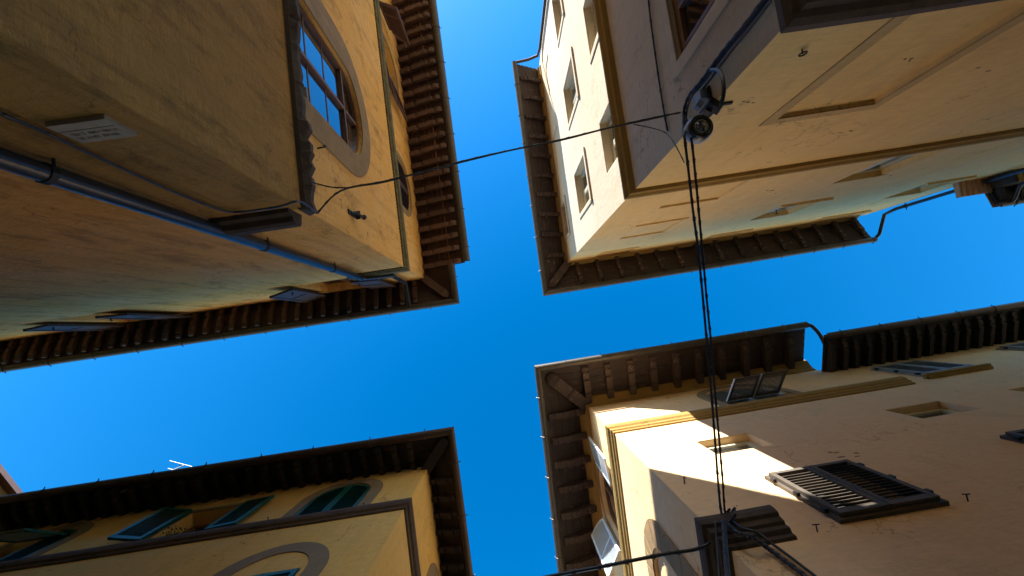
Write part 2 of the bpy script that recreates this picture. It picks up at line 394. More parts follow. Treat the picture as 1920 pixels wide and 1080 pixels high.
    def roof(s, H, drop, ov, uA, uB, slope=.24, D=5.0, k=1.0):
        mb = MB(); v0 = H-drop+.09; v1 = H+.09+slope*D
        r0 = s.stations(ov-.06, v0, uA, uB, k); r1 = s.stations(-D, v1, uA, uB, 1.0); m = len(r0)
        r2 = s.stations(ov-.06, v0-.03, uA, uB, k); r3 = s.stations(-D, H-.05, uA, uB, 1.0)
        rm = s.stations(0, H+.09, uA, uB, 1.0)
        mb.add(r0+rm, [(i, i+1, i+1+m, i+m) for i in range(m-1)]); mb.add(rm+r1, [(i, i+1, i+1+m, i+m) for i in range(m-1)])
        mb.add(r1+r3, [(i, i+1, i+1+m, i+m) for i in range(m-1)])
        for e in (0, -1):
            mb.add([r0[e], rm[e], rm[e]-Vector((0, 0, .04)), r2[e]], [(0, 1, 2, 3)]); mb.add([rm[e], r1[e], r3[e], rm[e]-Vector((0, 0, .14))], [(0, 1, 2, 3)])
        mb.add(r0+r2, [(i, i+1, i+1+m, i+m) for i in range(m-1)])
        return mb.build('roof', M['tiles'], s.root)
    def backing(s, W, loops, off):
        for lp in loops: MB().flat(W.P, [lp], off).build('backing_board', M['dark'], s.root)
    def walls(s, H, uA, uB, holesA, holesB, mat, depth=5.0, HA=None, HB=None, z0=-ZC, name='wall', matA=None):
        """street walls with real openings (loop, depth, closed back), plus the hidden sides"""
        mb = MB()
        for W, L, holes, h in ((s.A, uA, holesA, HA or H), (s.B, uB, holesB, HB or H)):
            if L is None: continue
            if W is s.B and matA: mb.build('street_wall', matA, s.root); mb = MB()
            mb.flat(W.P, [box4(0, L, z0, h)]+[q[0] for q in holes], 0)
            for lp, d, back in holes:
                mb.rim(W.P, lp, 0, -d)
                if back: mb.flat(W.P, [lp], -d)
        if uA and uB:
            a = s.A.P(uA, 0); b = s.B.P(uB, 0)
            ring = [a, a-s.A.n.to_3d()*depth, s.corner(-depth, -depth, 0), b-s.B.n.to_3d()*depth, b]
            h = [HA or H, H, H, H, HB or H]
            pts = [Vector((p.x, p.y, 0)) for p in ring]+[Vector((p.x, p.y, hh+ZC)) for p, hh in zip(ring, h)]
            mb.add(pts, [(i, i+1, i+6, i+5) for i in range(4)])
        return mb.build(name, mat, s.root)

def casement(b, W, r, depth, mat, leaves=2, bars=0, fw=.05, pane='pane', sash=True):
    u0, u1, v0, v1 = r; mb = MB(); o0, o1 = -depth, -depth+.055
    mb.box(W.P, u0, u0+fw, v0, v1, o0, o1); mb.box(W.P, u1-fw, u1, v0, v1, o0, o1)
    mb.box(W.P, u0+fw, u1-fw, v0, v0+fw, o0, o1); mb.box(W.P, u0+fw, u1-fw, v1-fw, v1, o0, o1)
    n = leaves
    for i in range(n):
        a = u0+fw+(u1-u0-2*fw)*i/n+.004; c = u0+fw+(u1-u0-2*fw)*(i+1)/n-.004; q = .042; p0, p1 = o0+.012, o1-.012+.02
        va, vc = v0+fw+.004, v1-fw-.004
        mb.box(W.P, a, a+q, va, vc, p0, p1); mb.box(W.P, c-q, c, va, vc, p0, p1)
        mb.box(W.P, a+q, c-q, va, va+q*1.2, p0, p1); mb.box(W.P, a+q, c-q, vc-q, vc, p0, p1)
        for j in range(bars):
            y = va+(vc-va)*(j+1)/(bars+1); mb.box(W.P, a+q, c-q, y-.013, y+.013, p0+.004, p1-.006)
    f = mb.build('window', mat, b.root)
    MB().box(W.P, u0+.01, u1-.01, v0+.01, v1-.01, o0+.016, o0+.024).build('pane', M[pane], f)
    return f
def surround(b, W, loop_out, loop_in, proud, mat, name='window_surround', back=0.0):
    return MB().prism(W.P, [loop_out, loop_in], back-.004, proud).build(name, mat, b.root)
def shutter(parent, P, w, h, mat, t=.035, slats=24, arch_top=0.0, side=1, mid=True, fw=.055, ang=.6, solid=False, name='shutter', label=None):
    """leaf in its own frame: a across from hinge, b up, c thickness; arch_top: extra rise of the free (a = w) side"""
    mb = MB()
    def top(a):
        if not arch_top: return h
        x = a/w if side > 0 else 1-a/w
        return h+arch_top*(math.sqrt(max(0, 1-(1-x)**2)))
    mb.box(P, 0, fw, 0, top(fw*.5), 0, t); mb.box(P, w-fw, w, 0, top(w-fw*.5), 0, t)
    mb.box(P, fw, w-fw, 0, fw*1.3, .002, t-.002)
    n = 10; up = [(fw+(w-2*fw)*i/n) for i in range(n+1)]
    for i in range(n):
        a, c = up[i], up[i+1]
        mb.hexa([P(a, top(a)-fw, .002), P(c, top(c)-fw, .002), P(c, top(c), .002), P(a, top(a), .002), P(a, top(a)-fw, t-.002), P(c, top(c)-fw, t-.002), P(c, top(c), t-.002), P(a, top(a), t-.002)])
    if mid: mb.box(P, fw, w-fw, h*.47, h*.47+fw*.9, .002, t-.002)
    hm = max(top(fw), top(w-fw))
    if solid:
        mb.prism(P, [[(fw, fw*1.3), (w-fw, fw*1.3)]+[(a, top(a)-fw) for a in reversed(up)]], t*.35, t*.65)
    else:
        y = fw*1.3+.01; step = (h-2*fw)/slats
        while y < hm-fw-step*.6:
            a0, a1 = fw, w-fw
            if arch_top and y+step > h-fw:
                ok = [a for a in up if top(a)-fw > y+step*.8]
                if len(ok) < 2: break
                a0, a1 = min(ok), max(ok)
            if not (mid and h*.47-step < y < h*.47+fw*.9):
                dy = step*ang; th = step*.11
                mb.hexa([P(a0, y+dy, .004), P(a1, y+dy, .004), P(a1, y+dy+th, .004), P(a0, y+dy+th, .004),
                         P(a0, y, t-.004), P(a1, y, t-.004), P(a1, y+th, t-.004), P(a0, y+th, t-.004)])
            y += step
    o = mb.build(name, mat, parent)
    if label: o['label'] = label
    return o
def wallP(W, u, v, off, ang=0.0, sgn=1):     # leaf frame: hinge at (u, v, off), a runs along sgn*d turned outwards by ang
    d = W.d.to_3d()*sgn; n = W.n.to_3d(); ex = d*math.cos(ang)+n*math.sin(ang); ez = n*math.cos(ang)-d*math.sin(ang)
    return frame_fn(W.P(u, v, off), ex, (0, 0, 1), ez)


# ================================================================ street
def ground():
    mb = MB(); R = 60; mb.add([(-R, -R, 0), (R, -R, 0), (R, R, 0), (-R, R, 0)], [(0, 1, 2, 3)])
    o = mb.build('street_paving', M['paving']); o['kind'] = 'structure'
ground()
def rx(W, left, right, top, bot):
    f = lambda ps, i: sum(W.hit(p)[i] if isinstance(p, tuple) else p for p in ps)/len(ps)
    return (f(left, 0), f(right, 0), f(bot, 1), f(top, 1))
def R4(r): return box4(*r)
def grow(r, a, b=None): b = a if b is None else b; return (r[0]-a, r[1]+a, r[2]-b, r[3]+a)

# ================================================================ cream house, upper right of the crossing (TR)
TR = Bld((1.796, -1.950), -9.3, -97.2, 'tall cream corner house with sunlit side wall, blind windows and a security camera')
TRA, TRB = TR.A, TR.B
H = 12.0; UA, UB = 9.45, 6.52
Aw = [rx(TRA, [(1403, 414), (1468, 386)], [(1555, 371)], [(1403, 414)], [(1468, 386), (1555, 371)]),
      rx(TRA, [(1563, 343)], [(1650, 331)], [(1563, 343), (1650, 331)], [5.72]),
      rx(TRA, [(1500, 423), (1550, 407)], [(1625, 395)], [(1500, 423)], [(1550, 407), (1625, 395)]),
      rx(TRA, [(1318, 451), (1329, 442)], [(1405, 430)], [(1318, 451)], [(1329, 442), (1405, 430)]),
      rx(TRA, [(1655, 373)], [(1725, 362)], [(1655, 373), (1725, 362)], [(1757, 341)])]
Aw = [(a, c, b, min(d, 11.75)) for a, c, b, d in Aw]
Ab = [rx(TRA, [(1242, 389), (1285, 347)], [(1342, 375), (1420, 330)], [(1242, 389), (1342, 375)], [5.74]),
      rect(TRA, (1165, 448), (1237, 437), (1190, 424), (1295, 407)),
      rect(TRA, (1113, 484), (1173, 474), (1128, 473), (1203, 462)),
      rx(TRA, [(1458, 221)], [(1637, 195)], [(1458, 221), (1637, 195)], [2.48])]
Bw = [rect(TRB, (1074, 97), (1058, 165), (1066, 236), (1083, 180)),
      rect(TRB, (1098, 287), (1077, 328), (1088, 399), (1107, 375)),
      rx(TRB, [(1137, 327)], [(1125, 230)], [(1137, 327), (1125, 230)], [5.74]),
      rx(TRB, [(1107, 108), (1123, 57)], [(1096, 11)], [(1096, 11), (1107, 108)], [5.9]),
      rx(TRB, [(1046, 73), (1057, 27)], [(1036, 3)], [(1036, 3), (1046, 73)], [(1057, 27)]),
      rect(TRB, (1059, 375), (1069, 432), (1060, 445), (1053, 390))]
print('TR Aw', [tuple(round(x, 2) for x in r) for r in Aw]); print('TR Ab', [tuple(round(x, 2) for x in r) for r in Ab]); print('TR Bw', [tuple(round(x, 2) for x in r) for r in Bw])
Bb = [rect(TRB, (1027, 92), (1034, 157), (1030, 185), (1024, 130)), rect(TRB, (1043, 230), (1052, 300), (1046, 322), (1038, 262))]
Bb = [(a, c, b, min(d, 11.7)) for a, c, b, d in Bb]
low = (0.72, 1.75, 1.9, 3.78)
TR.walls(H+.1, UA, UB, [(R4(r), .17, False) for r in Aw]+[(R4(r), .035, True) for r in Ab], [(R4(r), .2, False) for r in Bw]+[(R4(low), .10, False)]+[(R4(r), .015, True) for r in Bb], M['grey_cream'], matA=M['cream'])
for r in Aw:
    casement(TR, TRA, r, .17, M['frame_white'])
    MB().box(TRA.P, r[0]-.07, r[1]+.07, r[2]-.055, r[2]-.004, -.16, .05).build('window_sill', M['cream'], TR.root)
for r in Ab[:3]:
    MB().box(TRA.P, r[0]-.02, r[1]+.02, r[2]-.04, r[2]-.003, -.02, .03).build('blind_window_sill', M['cream'], TR.root)
surround(TR, TRA, [(Ab[3][0]-.12, 2.44), (Ab[3][1]+.12, 2.44), (Ab[3][1]+.12, Ab[3][3]+.11), (Ab[3][0]-.12, Ab[3][3]+.11)], [(Ab[3][0], 2.46), (Ab[3][1], 2.46), (Ab[3][1], Ab[3][3]), (Ab[3][0], Ab[3][3])], .012, M['cream_band'], 'blind_window_surround')
for i, r in enumerate(Bw):
    casement(TR, TRB, r, .2, M['frame_white'], 2, 1)
    if i != 2:
        MB().box(TRB.P, r[0]-.10, r[1]+.10, r[2]-.10, r[2]-.004, -.1, .035).build('window_sill', M['grey_cream'], TR.root)
        MB().box(TRB.P, r[0]-.10, r[0]-.004, r[2], r[3], -.1, .014).box(TRB.P, r[1]+.004, r[1]+.10, r[2], r[3], -.1, .014).box(TRB.P, r[0]-.10, r[1]+.10, r[3]+.003, r[3]+.09, -.1, .014).build('window_surround', M['grey_cream'], TR.root)
surround(TR, TRB, R4(grow(low, .14)), R4(low), .015, M['grey_cream'])
wf = casement(TR, TRB, low, .10, M['frame_brown'], 2, 2, .07)
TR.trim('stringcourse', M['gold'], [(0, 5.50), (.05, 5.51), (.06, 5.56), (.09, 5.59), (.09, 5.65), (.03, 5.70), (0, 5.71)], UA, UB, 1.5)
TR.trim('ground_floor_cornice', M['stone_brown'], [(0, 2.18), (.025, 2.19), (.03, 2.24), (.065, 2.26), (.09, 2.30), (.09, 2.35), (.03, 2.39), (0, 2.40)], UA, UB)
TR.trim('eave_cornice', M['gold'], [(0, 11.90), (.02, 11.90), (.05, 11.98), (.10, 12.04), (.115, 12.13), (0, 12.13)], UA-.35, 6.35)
TR.eave(12.14, .50, .92, UA-.35, 6.35, M['wood_old'], M['wood_oldraf'], .62, .11, .13, 'scroll', gd=.15)
TR.roof(12.14, .50, .92, UA-.35, 6.35)
pts = [TRA.P(UA-.33, 11.70, .84), TRA.P(UA-.20, 11.62, .70), TRA.P(UA-.02, 11.5, .16), TRA.P(UA+.04, 11.2, .09), TRA.P(UA+.04, 6.0, .09), TRA.P(UA+.04, -1.6, .09)]
dp = MB().tube(pts, .048, 10).build('drainpipe', M['pipe'], TR.root, True)
for v in (10.9, 9.4, 7.9): MB().tube([TRA.P(UA+.04, v-.03, .09), TRA.P(UA+.04, v+.03, .09)], .058, 10).tube([TRA.P(UA+.04, v, .0), TRA.P(UA+.04, v, .2)], .012, 6).build('pipe_clamp', M['iron'], dp)
pts = [TRB.P(6.38, 11.70, .84), TRB.P(6.42, 11.68, .40), TRB.P(UB-.05, 11.62, .10), TRB.P(UB-.03, 11.3, .05), TRB.P(UB-.03, -1.6, .05)]
MB().tube(pts, .042, 10).build('drainpipe', M['gutter_brown'], TR.root, True)

# ================================================================ peach house, lower right (BR)
BR = Bld((2.030, 2.032), -9.0, 83.7, 'peach corner house with a sun patch on its wall, gold mouldings and flaking brown eaves')
BRA, BRB = BR.A, BR.B
H = 10.44; UA, UB = 5.97, 9.0
mez = [(1.05, 1.91, 6.08, 6.73), (4.24, 5.17, 6.12, 6.73)]
archA = arch(2.62, 4.02, 8.22, 9.45, .62); archB = arch(1.22, 2.43, 8.22, 9.70, .46)
blB = arch(1.12, 2.12, 4.2, 5.85, .55)
sh1, sh2 = (1.12, 2.19, 3.95, 5.08), (4.14, 5.22, 3.97, 5.09)
cl = lambda r: (r[0]+.06, r[1]-.06, r[2]+.05, r[3]-.05)
BR.walls(H+.2, UA, UB, [(R4(r), .17, False) for r in mez]+[(archA, .14, False)]+[(R4(cl(r)), .2, False) for r in (sh1, sh2)], [(archB, .16, False), (blB, .05, True)], M['peach'])
for r in mez: casement(BR, BRA, r, .17, M['frame_white'], 1, 0, .06)
surround(BR, BRA, arch(2.44, 4.20, 8.2, 9.45, .82), archA, .012, M['sand_grey'])
surround(BR, BRB, arch(1.06, 2.59, 8.2, 9.70, .60), archB, .012, M['sand_grey'])
mb = MB().prism(BRB.P, [archB, arch(1.29, 2.36, 8.3, 9.70, .40)], -.16, -.10).box(BRB.P, 1.79, 1.86, 8.3, 10.05, -.158, -.10).box(BRB.P, 1.29, 2.36, 9.25, 9.31, -.156, -.104)
f = mb.build('window', M['frame_brown'], BR.root); MB().prism(BRB.P, [arch(1.24, 2.41, 8.24, 9.70, .44)], -.15, -.14).build('pane', M['pane'], f)
def voussoirs(W, uc, ro, ri, vs, riseo, risei, v0, n, proud, mat, root):
    mb = MB()
    for i in range(n):
        a, b = math.pi*i/n+.012, math.pi*(i+1)/n-.012; q = []
        for k in range(4): t = a+(b-a)*k/3; q.append((uc+ri*math.cos(t), vs+risei*math.sin(t)))
        for k in range(4): t = b+(a-b)*k/3; q.append((uc+ro*math.cos(t), vs+riseo*math.sin(t)))
        mb.prism(W.P, [q], -.01, proud)
    h = .34; v = vs-.01
    while v > v0:
        for sg in (-1, 1): mb.box(W.P, uc+sg*ri, uc+sg*ro, max(v0, v-h+.012), v, -.01, proud)
        v -= h
    return mb.build('stone_arch', mat, root)
voussoirs(BRB, 1.60, .88, .50, 5.85, .90, .56, 4.3, 11, .022, M['sand'], BR.root)
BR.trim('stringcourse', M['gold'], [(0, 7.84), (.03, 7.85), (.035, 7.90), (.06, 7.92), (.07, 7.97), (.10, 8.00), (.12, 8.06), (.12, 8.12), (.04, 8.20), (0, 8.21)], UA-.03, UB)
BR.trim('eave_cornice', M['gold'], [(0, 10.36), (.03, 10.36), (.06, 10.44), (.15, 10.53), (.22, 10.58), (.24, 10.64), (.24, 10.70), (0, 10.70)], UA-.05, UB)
BR.trim('portal_capital', M['stone_dark'], [(0, 3.84), (.03, 3.85), (.03, 3.90), (.07, 3.92), (.07, 3.98), (.10, 3.99), (.115, 4.05), (.15, 4.06), (.165, 4.12), (.165, 4.18), (.04, 4.26), (0, 4.27)], .62, 1.25)
BR.eave(10.71, .48, 1.27, UA-.12, UB, M['wood_old'], M['wood_oldraf'], .60, .155, .17, 'scroll', gd=.17, startA=.06, startB=.10)
BR.roof(10.71, .48, 1.27, UA-.12, UB)
pts = [BRA.P(UA-.12, 10.26, 1.18), BRA.P(UA-.02, 10.30, 1.17), BRA.P(UA+.06, 10.24, 1.08), BRA.P(UA+.10, 10.1, .8), BRA.P(UA+.12, 9.95, .15), BRA.P(UA+.13, 9.86, .05)]
MB().tube(catmull(pts, 4), .045, 10).build('drainpipe', M['gutter_brown'], BR.root, True)
def louvre_pair(b, W, r, mat, slats=15, off=.045, gap=.012, **kw):
    u0, u1, v0, v1 = r; MB().prism(W.P, [R4(r), R4((u0+.07, u1-.07, v0+.06, v1-.06))], -.06, off-.004).build('shutter_frame', mat, b.root)
    w = (u1-u0-.08)/2
    a = shutter(b.root, wallP(W, u0+.04, v0+.035, off, 0, 1), w-gap/2, v1-v0-.07, mat, .04, slats, mid=False, **kw)
    c = shutter(b.root, wallP(W, u1-.04, v0+.035, off+.042, 0, -1) if False else frame_fn(W.P(u0+.04+w+gap/2, v0+.035, off), W.d.to_3d(), (0, 0, 1), W.n.to_3d()), w-gap/2, v1-v0-.07, mat, .04, slats, mid=False, **kw)
    for (uu, s_) in ((u0, 1), (u1, -1)):
        for v in (v0+.18, (v0+v1)/2, v1-.18): MB().box(W.P, uu-.02, uu+.02, v-.03, v+.03, off-.01, off+.03).build('hinge', M['iron'], a if s_ > 0 else c)
BR.backing(BRA, [R4(cl(r)) for r in (sh1, sh2)], -.19)
louvre_pair(BR, BRA, sh1, M['greyshut'], 15, ang=.45); louvre_pair(BR, BRA, sh2, M['greyshut'], 15, ang=.45)
# arched window of the street front: louvred leaves closed above, two flaps propped open
mb = MB().prism(BRA.P, [archA, arch(2.70, 3.94, 8.3, 9.45, .55)], -.12, -.05).box(BRA.P, 3.29, 3.36, 8.3, 10.0, -.118, -.055).box(BRA.P, 2.70, 3.94, 8.98, 9.05, -.116, -.05)
f = mb.build('shutter_frame', M['greyblue'], BR.root)
mb = MB(); v = 9.08
while v < 9.95:
    hw = .60*math.sqrt(max(0, 1-max(0, (v-9.43)/.53)**2))
    mb.hexa([BRA.P(3.32-hw, v, -.06), BRA.P(3.32+hw, v, -.06), BRA.P(3.32+hw, v+.012, -.06), BRA.P(3.32-hw, v+.012, -.06), BRA.P(3.32-hw, v+.03, -.11), BRA.P(3.32+hw, v+.03, -.11), BRA.P(3.32+hw, v+.042, -.11), BRA.P(3.32-hw, v+.042, -.11)]); v += .045
mb.build('louvres', M['greyblue'], f)
MB().prism(BRA.P, [arch(2.64, 4.0, 8.24, 9.45, .6)], -.135, -.128).build('pane', M['dark'], f)
for px in (((1360, 751), (1407, 743), (1377, 710), (1422, 702)), ((1410, 743), (1456, 735), (1428, 701), (1471, 693))):
    h0, h1 = BRA.hit(px[0]), BRA.hit(px[1]); v = 8.86
    a0, a1 = BRA.P(h0[0], v, .0), BRA.P(h1[0], v, .0); c0, c1 = at(px[2], v-.06), at(px[3], v-.06)
    ex = (a1-a0); ey = (c0-a0); wd = ex.length; ht = ey.length; ex.normalize(); ey.normalize(); ez = ex.cross(ey)
    q = frame_fn(a0, ex, ey, ez); o = shutter(BR.root, q, wd, ht, M['greyshut'], .03, 14, mid=False, ang=.3, name='propped_shutter_flap')
    MB().box(q, -.012, -.002, 0, ht, -.004, .034).build('flap_edge', M['bluewhite'], o)
    MB().tube([BRA.P(h0[0]+.05, v-.45, .0), q(.03, ht*.55, 0)], .006, 5).build('stay_rod', M['iron'], o)
P = wallP(BRB, 1.20, 8.50, .05, rad(6), -1); shutter(BR.root, P, .56, 1.28, M['bluewhite'], .04, 34, arch_top=.36, side=1, ang=.5)
P = wallP(BRB, 2.46, 8.50, .05, rad(30), 1); shutter(BR.root, P, .58, 1.28, M['bluewhite'], .04, 34, arch_top=.36, side=1, ang=.5)

def chips(b, W, px, mat, seed):
    rn = random.Random(seed)
    for p, n, sc in px:
        for i in range(n):
            u, v = W.hit((p[0]+rn.uniform(-16, 16), p[1]+rn.uniform(-5, 5))); k = rn.randint(7, 10); L = []
            a, c = sc*rn.uniform(.5, 1.3), sc*rn.uniform(.25, .6)
            for j in range(k): an = 2*math.pi*j/k; q = rn.uniform(.55, 1.15); L.append((u+a*q*math.cos(an), v+c*q*math.sin(an)))
            MB().prism(W.P, [L], -.004, .0025+.0004*i).build('bare_plaster_patch', mat, b.root)
chips(BR, BRA, [((1565, 846), 2, .05), ((1592, 852), 3, .05), ((1240, 1000), 1, .02), ((1372, 945), 1, .02)], M['bare'], 5)
chips(TR, TRA, [((1440, 358), 3, .05), ((1660, 332), 2, .05), ((1590, 250), 3, .03), ((1700, 110), 3, .02), ((1850, 130), 2, .03), ((1400, 190), 4, .02)], M['bare'], 9)
# ---------------------------------------------------------------- its neighbour along the street (BR2)
c2 = BRA.P(UA, 0)
B2 = Bld((c2.x, c2.y), -9.0, 81, 'brown walled house beyond the peach corner house, with its own dark rafter eave', 'terraced_house')
BA = B2.A; H = 10.02
w3 = (.38, 1.32, 6.10, 6.72); sh3 = (.52, 1.62, 8.15, 9.42); sh4 = (2.9, 4.0, 3.95, 5.05); sh5 = (3.6, 4.7, 8.3, 9.42)
B2.walls(H, 6.5, None, [(R4(w3), .18, False)]+[(R4(cl(r)), .2, False) for r in (sh3, sh4, sh5)], [], M['peach'])
mb = MB(); a = [BA.P(0, -ZC), BA.P(0, -ZC, -5), BA.P(6.5, -ZC, -5), BA.P(6.5, -ZC)]; mb.add(a+[p+Vector((0, 0, H+ZC)) for p in a], [(1, 2, 6, 5), (2, 3, 7, 6)]); mb.build('rear_wall', M['peach'], B2.root)
B2.backing(BA, [R4(cl(r)) for r in (sh3, sh4, sh5)], -.19)
casement(B2, BA, w3, .18, M['frame_white'], 1, 0, .06)
for r in (sh3, sh4, sh5):
    louvre_pair(B2, BA, r, M['greyblue'] if r is not sh4 else M['greyshut'], 17, ang=.45)
    MB().box(BA.P, r[0]-.12, r[1]+.12, r[2]-.13, r[2]-.05, -.05, .10).box(BA.P, r[0]-.10, r[1]+.10, r[2]-.17, r[2]-.133, -.05, .06).build('window_sill', M['gold'], B2.root)
B2.eave(H, .34, .98, (-.10, 6.5), None, M['wood_black'], M['wood_black'], .31, .10, .15, 'scroll', gd=.15, gmat=M['gutter_brown'], hip=False, startA=.1)
mb = MB(); v0 = H-.25; mb.add([BA.P(-.1, v0, .93), BA.P(6.5, v0, .93), BA.P(6.5, H+.09, 0), BA.P(-.1, H+.09, 0), BA.P(6.5, H+1.2, -5), BA.P(-.1, H+1.2, -5)], [(0, 1, 2, 3), (3, 2, 4, 5)]); mb.build('roof', M['tiles'], B2.root)

# ================================================================ weathered ochre house, upper left (TL)
TL = Bld((-2.021, -1.153), 171.4, -97.9, 'weathered ochre corner house with a wide arched window, broken stone ledge and grey drainpipe')
TLA, TLB = TL.A, TL.B
H = 9.6; UA, UB = 11.5, 17.0
big = arch(1.32, 2.63, 3.90, 5.46, .50); bigo = arch(.95, 3.08, 3.90, 5.30, 1.0)
cw = arch(1.36, 2.46, 7.8, 8.42, .56); ow = arch(4.15, 5.15, 7.8, 8.42, .56)
wA1, wA2 = (5.95, 6.86, 7.82, 9.38), (1.22, 2.26, 7.98, 9.42)
TL.walls(H+.05, UA, UB, [(R4(wA1), .25, False), (R4(wA2), .25, False)], [(big, .10, False), (cw, .12, False), (ow, .2, False)], M['ochre'], z0=3.84)
pu = TLA.hit((640, 509), .09)[0]
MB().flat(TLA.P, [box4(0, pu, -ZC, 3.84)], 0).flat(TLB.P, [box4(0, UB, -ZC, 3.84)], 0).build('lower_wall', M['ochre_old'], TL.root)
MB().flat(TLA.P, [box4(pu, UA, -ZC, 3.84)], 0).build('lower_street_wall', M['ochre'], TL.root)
mb = MB().prism(TLB.P, [big, arch(1.37, 2.58, 3.94, 5.46, .45)], -.14, -.055).box(TLB.P, 1.37, 2.58, 5.45, 5.49, -.138, -.06).box(TLB.P, 1.95, 2.0, 3.94, 5.44, -.136, -.055).box(TLB.P, 1.955, 1.995, 5.50, 5.90, -.136, -.06)
for v in (4.45, 4.93): mb.box(TLB.P, 1.37, 1.95, v, v+.025, -.124, -.096); mb.box(TLB.P, 2.0, 2.58, v, v+.025, -.124, -.096)
f = mb.build('window', M['frame_brown'], TL.root); MB().prism(TLB.P, [arch(1.33, 2.62, 3.92, 5.46, .49)], -.110, -.102).build('pane', M['pane'], f)
surround(TL, TLB, bigo, big, .012, M['sand'])
surround(TL, TLB, arch(1.24, 2.58, 7.88, 8.42, .68), cw, .012, M['sand']); surround(TL, TLB, arch(4.03, 5.27, 7.88, 8.42, .68), ow, .012, M['sand'])
TL.backing(TLB, [cw], -.115)
for sgn, u in ((1, 1.37), (-1, 2.45)):
    shutter(TL.root, wallP(TLB, u, 7.82, -.055, 0, sgn), .535, .62, M['violet'], .035, 26, arch_top=.53, mid=True, ang=.5)
f = MB().prism(TLB.P, [ow, arch(4.2, 5.1, 7.86, 8.42, .5)], -.2, -.14).box(TLB.P, 4.62, 4.68, 7.86, 8.9, -.198, -.14).build('window', M['frame_brown'], TL.root)
MB().prism(TLB.P, [arch(4.17, 5.13, 7.82, 8.42, .53)], -.18, -.17).build('pane', M['pane'], f)
shutter(TL.root, wallP(TLB, 4.16, 7.86, .04, rad(8), -1), .52, .62, M['redbrown'], .04, 22, arch_top=.5, ang=.5)
shutter(TL.root, wallP(TLB, 5.72, 7.84, .04, rad(62), -1), .42, .62, M['redbrown'], .04, 22, arch_top=.5, ang=.5)
for r in (wA1, wA2): casement(TL, TLA, r, .24, M['frame_brown'])
for hinge, free, top in (((547, 535), (504, 551), (609, 547)), ((656, 522), (707, 514), (702, 536)), ((99, 600.6), (52, 609), (225, 605.5)), ((192, 586), (238, 578), (297, 594))):
    hb, ht = TLA.hit(hinge), TLA.hit(top); u = (hb[0]+ht[0])/2; v0 = hb[1]
    fu, fv, fo = TLA.uvo(at(free, v0)); sg = 1 if fu > u else -1
    ang = math.atan2(max(fo, .03), abs(fu-u)); wd = max(.46, math.hypot(fu-u, fo)); h = max(1.2, min(ht[1], 9.40)-v0)
    o = shutter(TL.root, wallP(TLA, u, v0, .05, ang, sg), wd, h, M['violet'], .045, 30, mid=True, ang=.45, solid=True)
    for v in (v0+.2, v0+h-.2): MB().tube([TLA.P(u+sg*.10, v, .10), TLA.P(u+sg*.10, v, .15), TLA.P(u+sg*.13, v, .16)], .012, 6).build('shutter_catch', M['iron'], o)
TL.trim('stringcourse', M['moss'], [(0, 7.64), (.02, 7.64), (.025, 7.69), (.06, 7.71), (.075, 7.76), (.07, 7.82), (.03, 7.87), (0, 7.88)], 1.12, UB)
def crenel(W, a, b):
    lo, u = [], a
    while u < b: lo += [(u, 7.632), (u, 7.60), (u+.035, 7.60), (u+.035, 7.632)]; u += .07
    return MB().prism(W.P, [lo+[(u, 7.632), (u, 7.639), (a, 7.639)]], -.01, .03)
crenel(TLA, .03, 1.08).build('dentil_row', M['moss'], TL.root)
mb = crenel(TLB, .03, 9.0); mb.build('dentil_row', M['moss'], TL.root)
# broken stone ledge on the lane side, straight stone ledge on the street side
mb = MB(); u = -.02; rows = []
rnd = random.Random(3)
while u < 9.0:
    o = .10+.018*math.sin(u*3.1)+rnd.choice((0, 0, 0, -.03, -.045))+rnd.uniform(-.015, .015); rows.append((u, max(.07, o), rnd.uniform(-.012, .012))); u += rnd.uniform(.03, .09)
for (u, o, j) in rows: mb.v += [TLB.P(u, 3.80, -.02), TLB.P(u, 3.82, .04), TLB.P(u, 3.88+j, o), TLB.P(u, 3.95+j, o*.98), TLB.P(u, 4.02, -.02)]
for i in range(len(rows)-1):
    for k in range(4): mb.f.append((i*5+k, i*5+5+k, i*5+6+k, i*5+1+k))
mb.f += [tuple(range(5)), tuple(range(len(mb.v)-5, len(mb.v)))]
mb.build('broken_stone_ledge', M['stone_dark'], TL.root)
mb = MB(); pr = [(0, 3.76), (.04, 3.77), (.06, 3.83), (.11, 3.85), (.13, 3.90), (.13, 3.98), (.10, 4.0), (0, 4.02)]; k = len(pr)
R = [TLA.P(.10, v, o) for o, v in pr]+[TLA.P(.86, v, o) for o, v in pr]; mb.add(R, [tuple(range(k)), tuple(range(2*k-1, k-1, -1))]+[(i, (i+1) % k, (i+1) % k+k, i+k) for i in range(k)]); mb.build('stone_ledge', M['stone_dark'], TL.root)
chips(TL, TLB, [((640, 300), 1, .03), ((700, 440), 2, .03)], M['bare'], 4)
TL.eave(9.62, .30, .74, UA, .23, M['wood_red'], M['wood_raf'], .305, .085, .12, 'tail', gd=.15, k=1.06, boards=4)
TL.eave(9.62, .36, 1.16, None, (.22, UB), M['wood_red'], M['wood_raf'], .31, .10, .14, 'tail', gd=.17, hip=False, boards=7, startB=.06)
TL.roof(9.62, .30, .74, UA, UB)
pu = TLA.hit((640, 509), .09)[0]
MB().tube([TLA.P(pu, -ZC, .09), TLA.P(pu, 7.66, .09)], .06, 12).build('drainpipe', M['pipe'], TL.root, True)
for v in (.6, 2.4, 4.6, 6.4): MB().tube([TLA.P(pu, v-.02, .09), TLA.P(pu, v+.02, .09)], .068, 12).tube([TLA.P(pu-.05, v, 0), TLA.P(pu-.05, v, .1)], .01, 5).build('pipe_clamp', M['iron'], TL.root.children[-1])
pv = TLA.hit((725, 512), .09)[0]; pe = TLA.hit((757, 529), .09)[0]
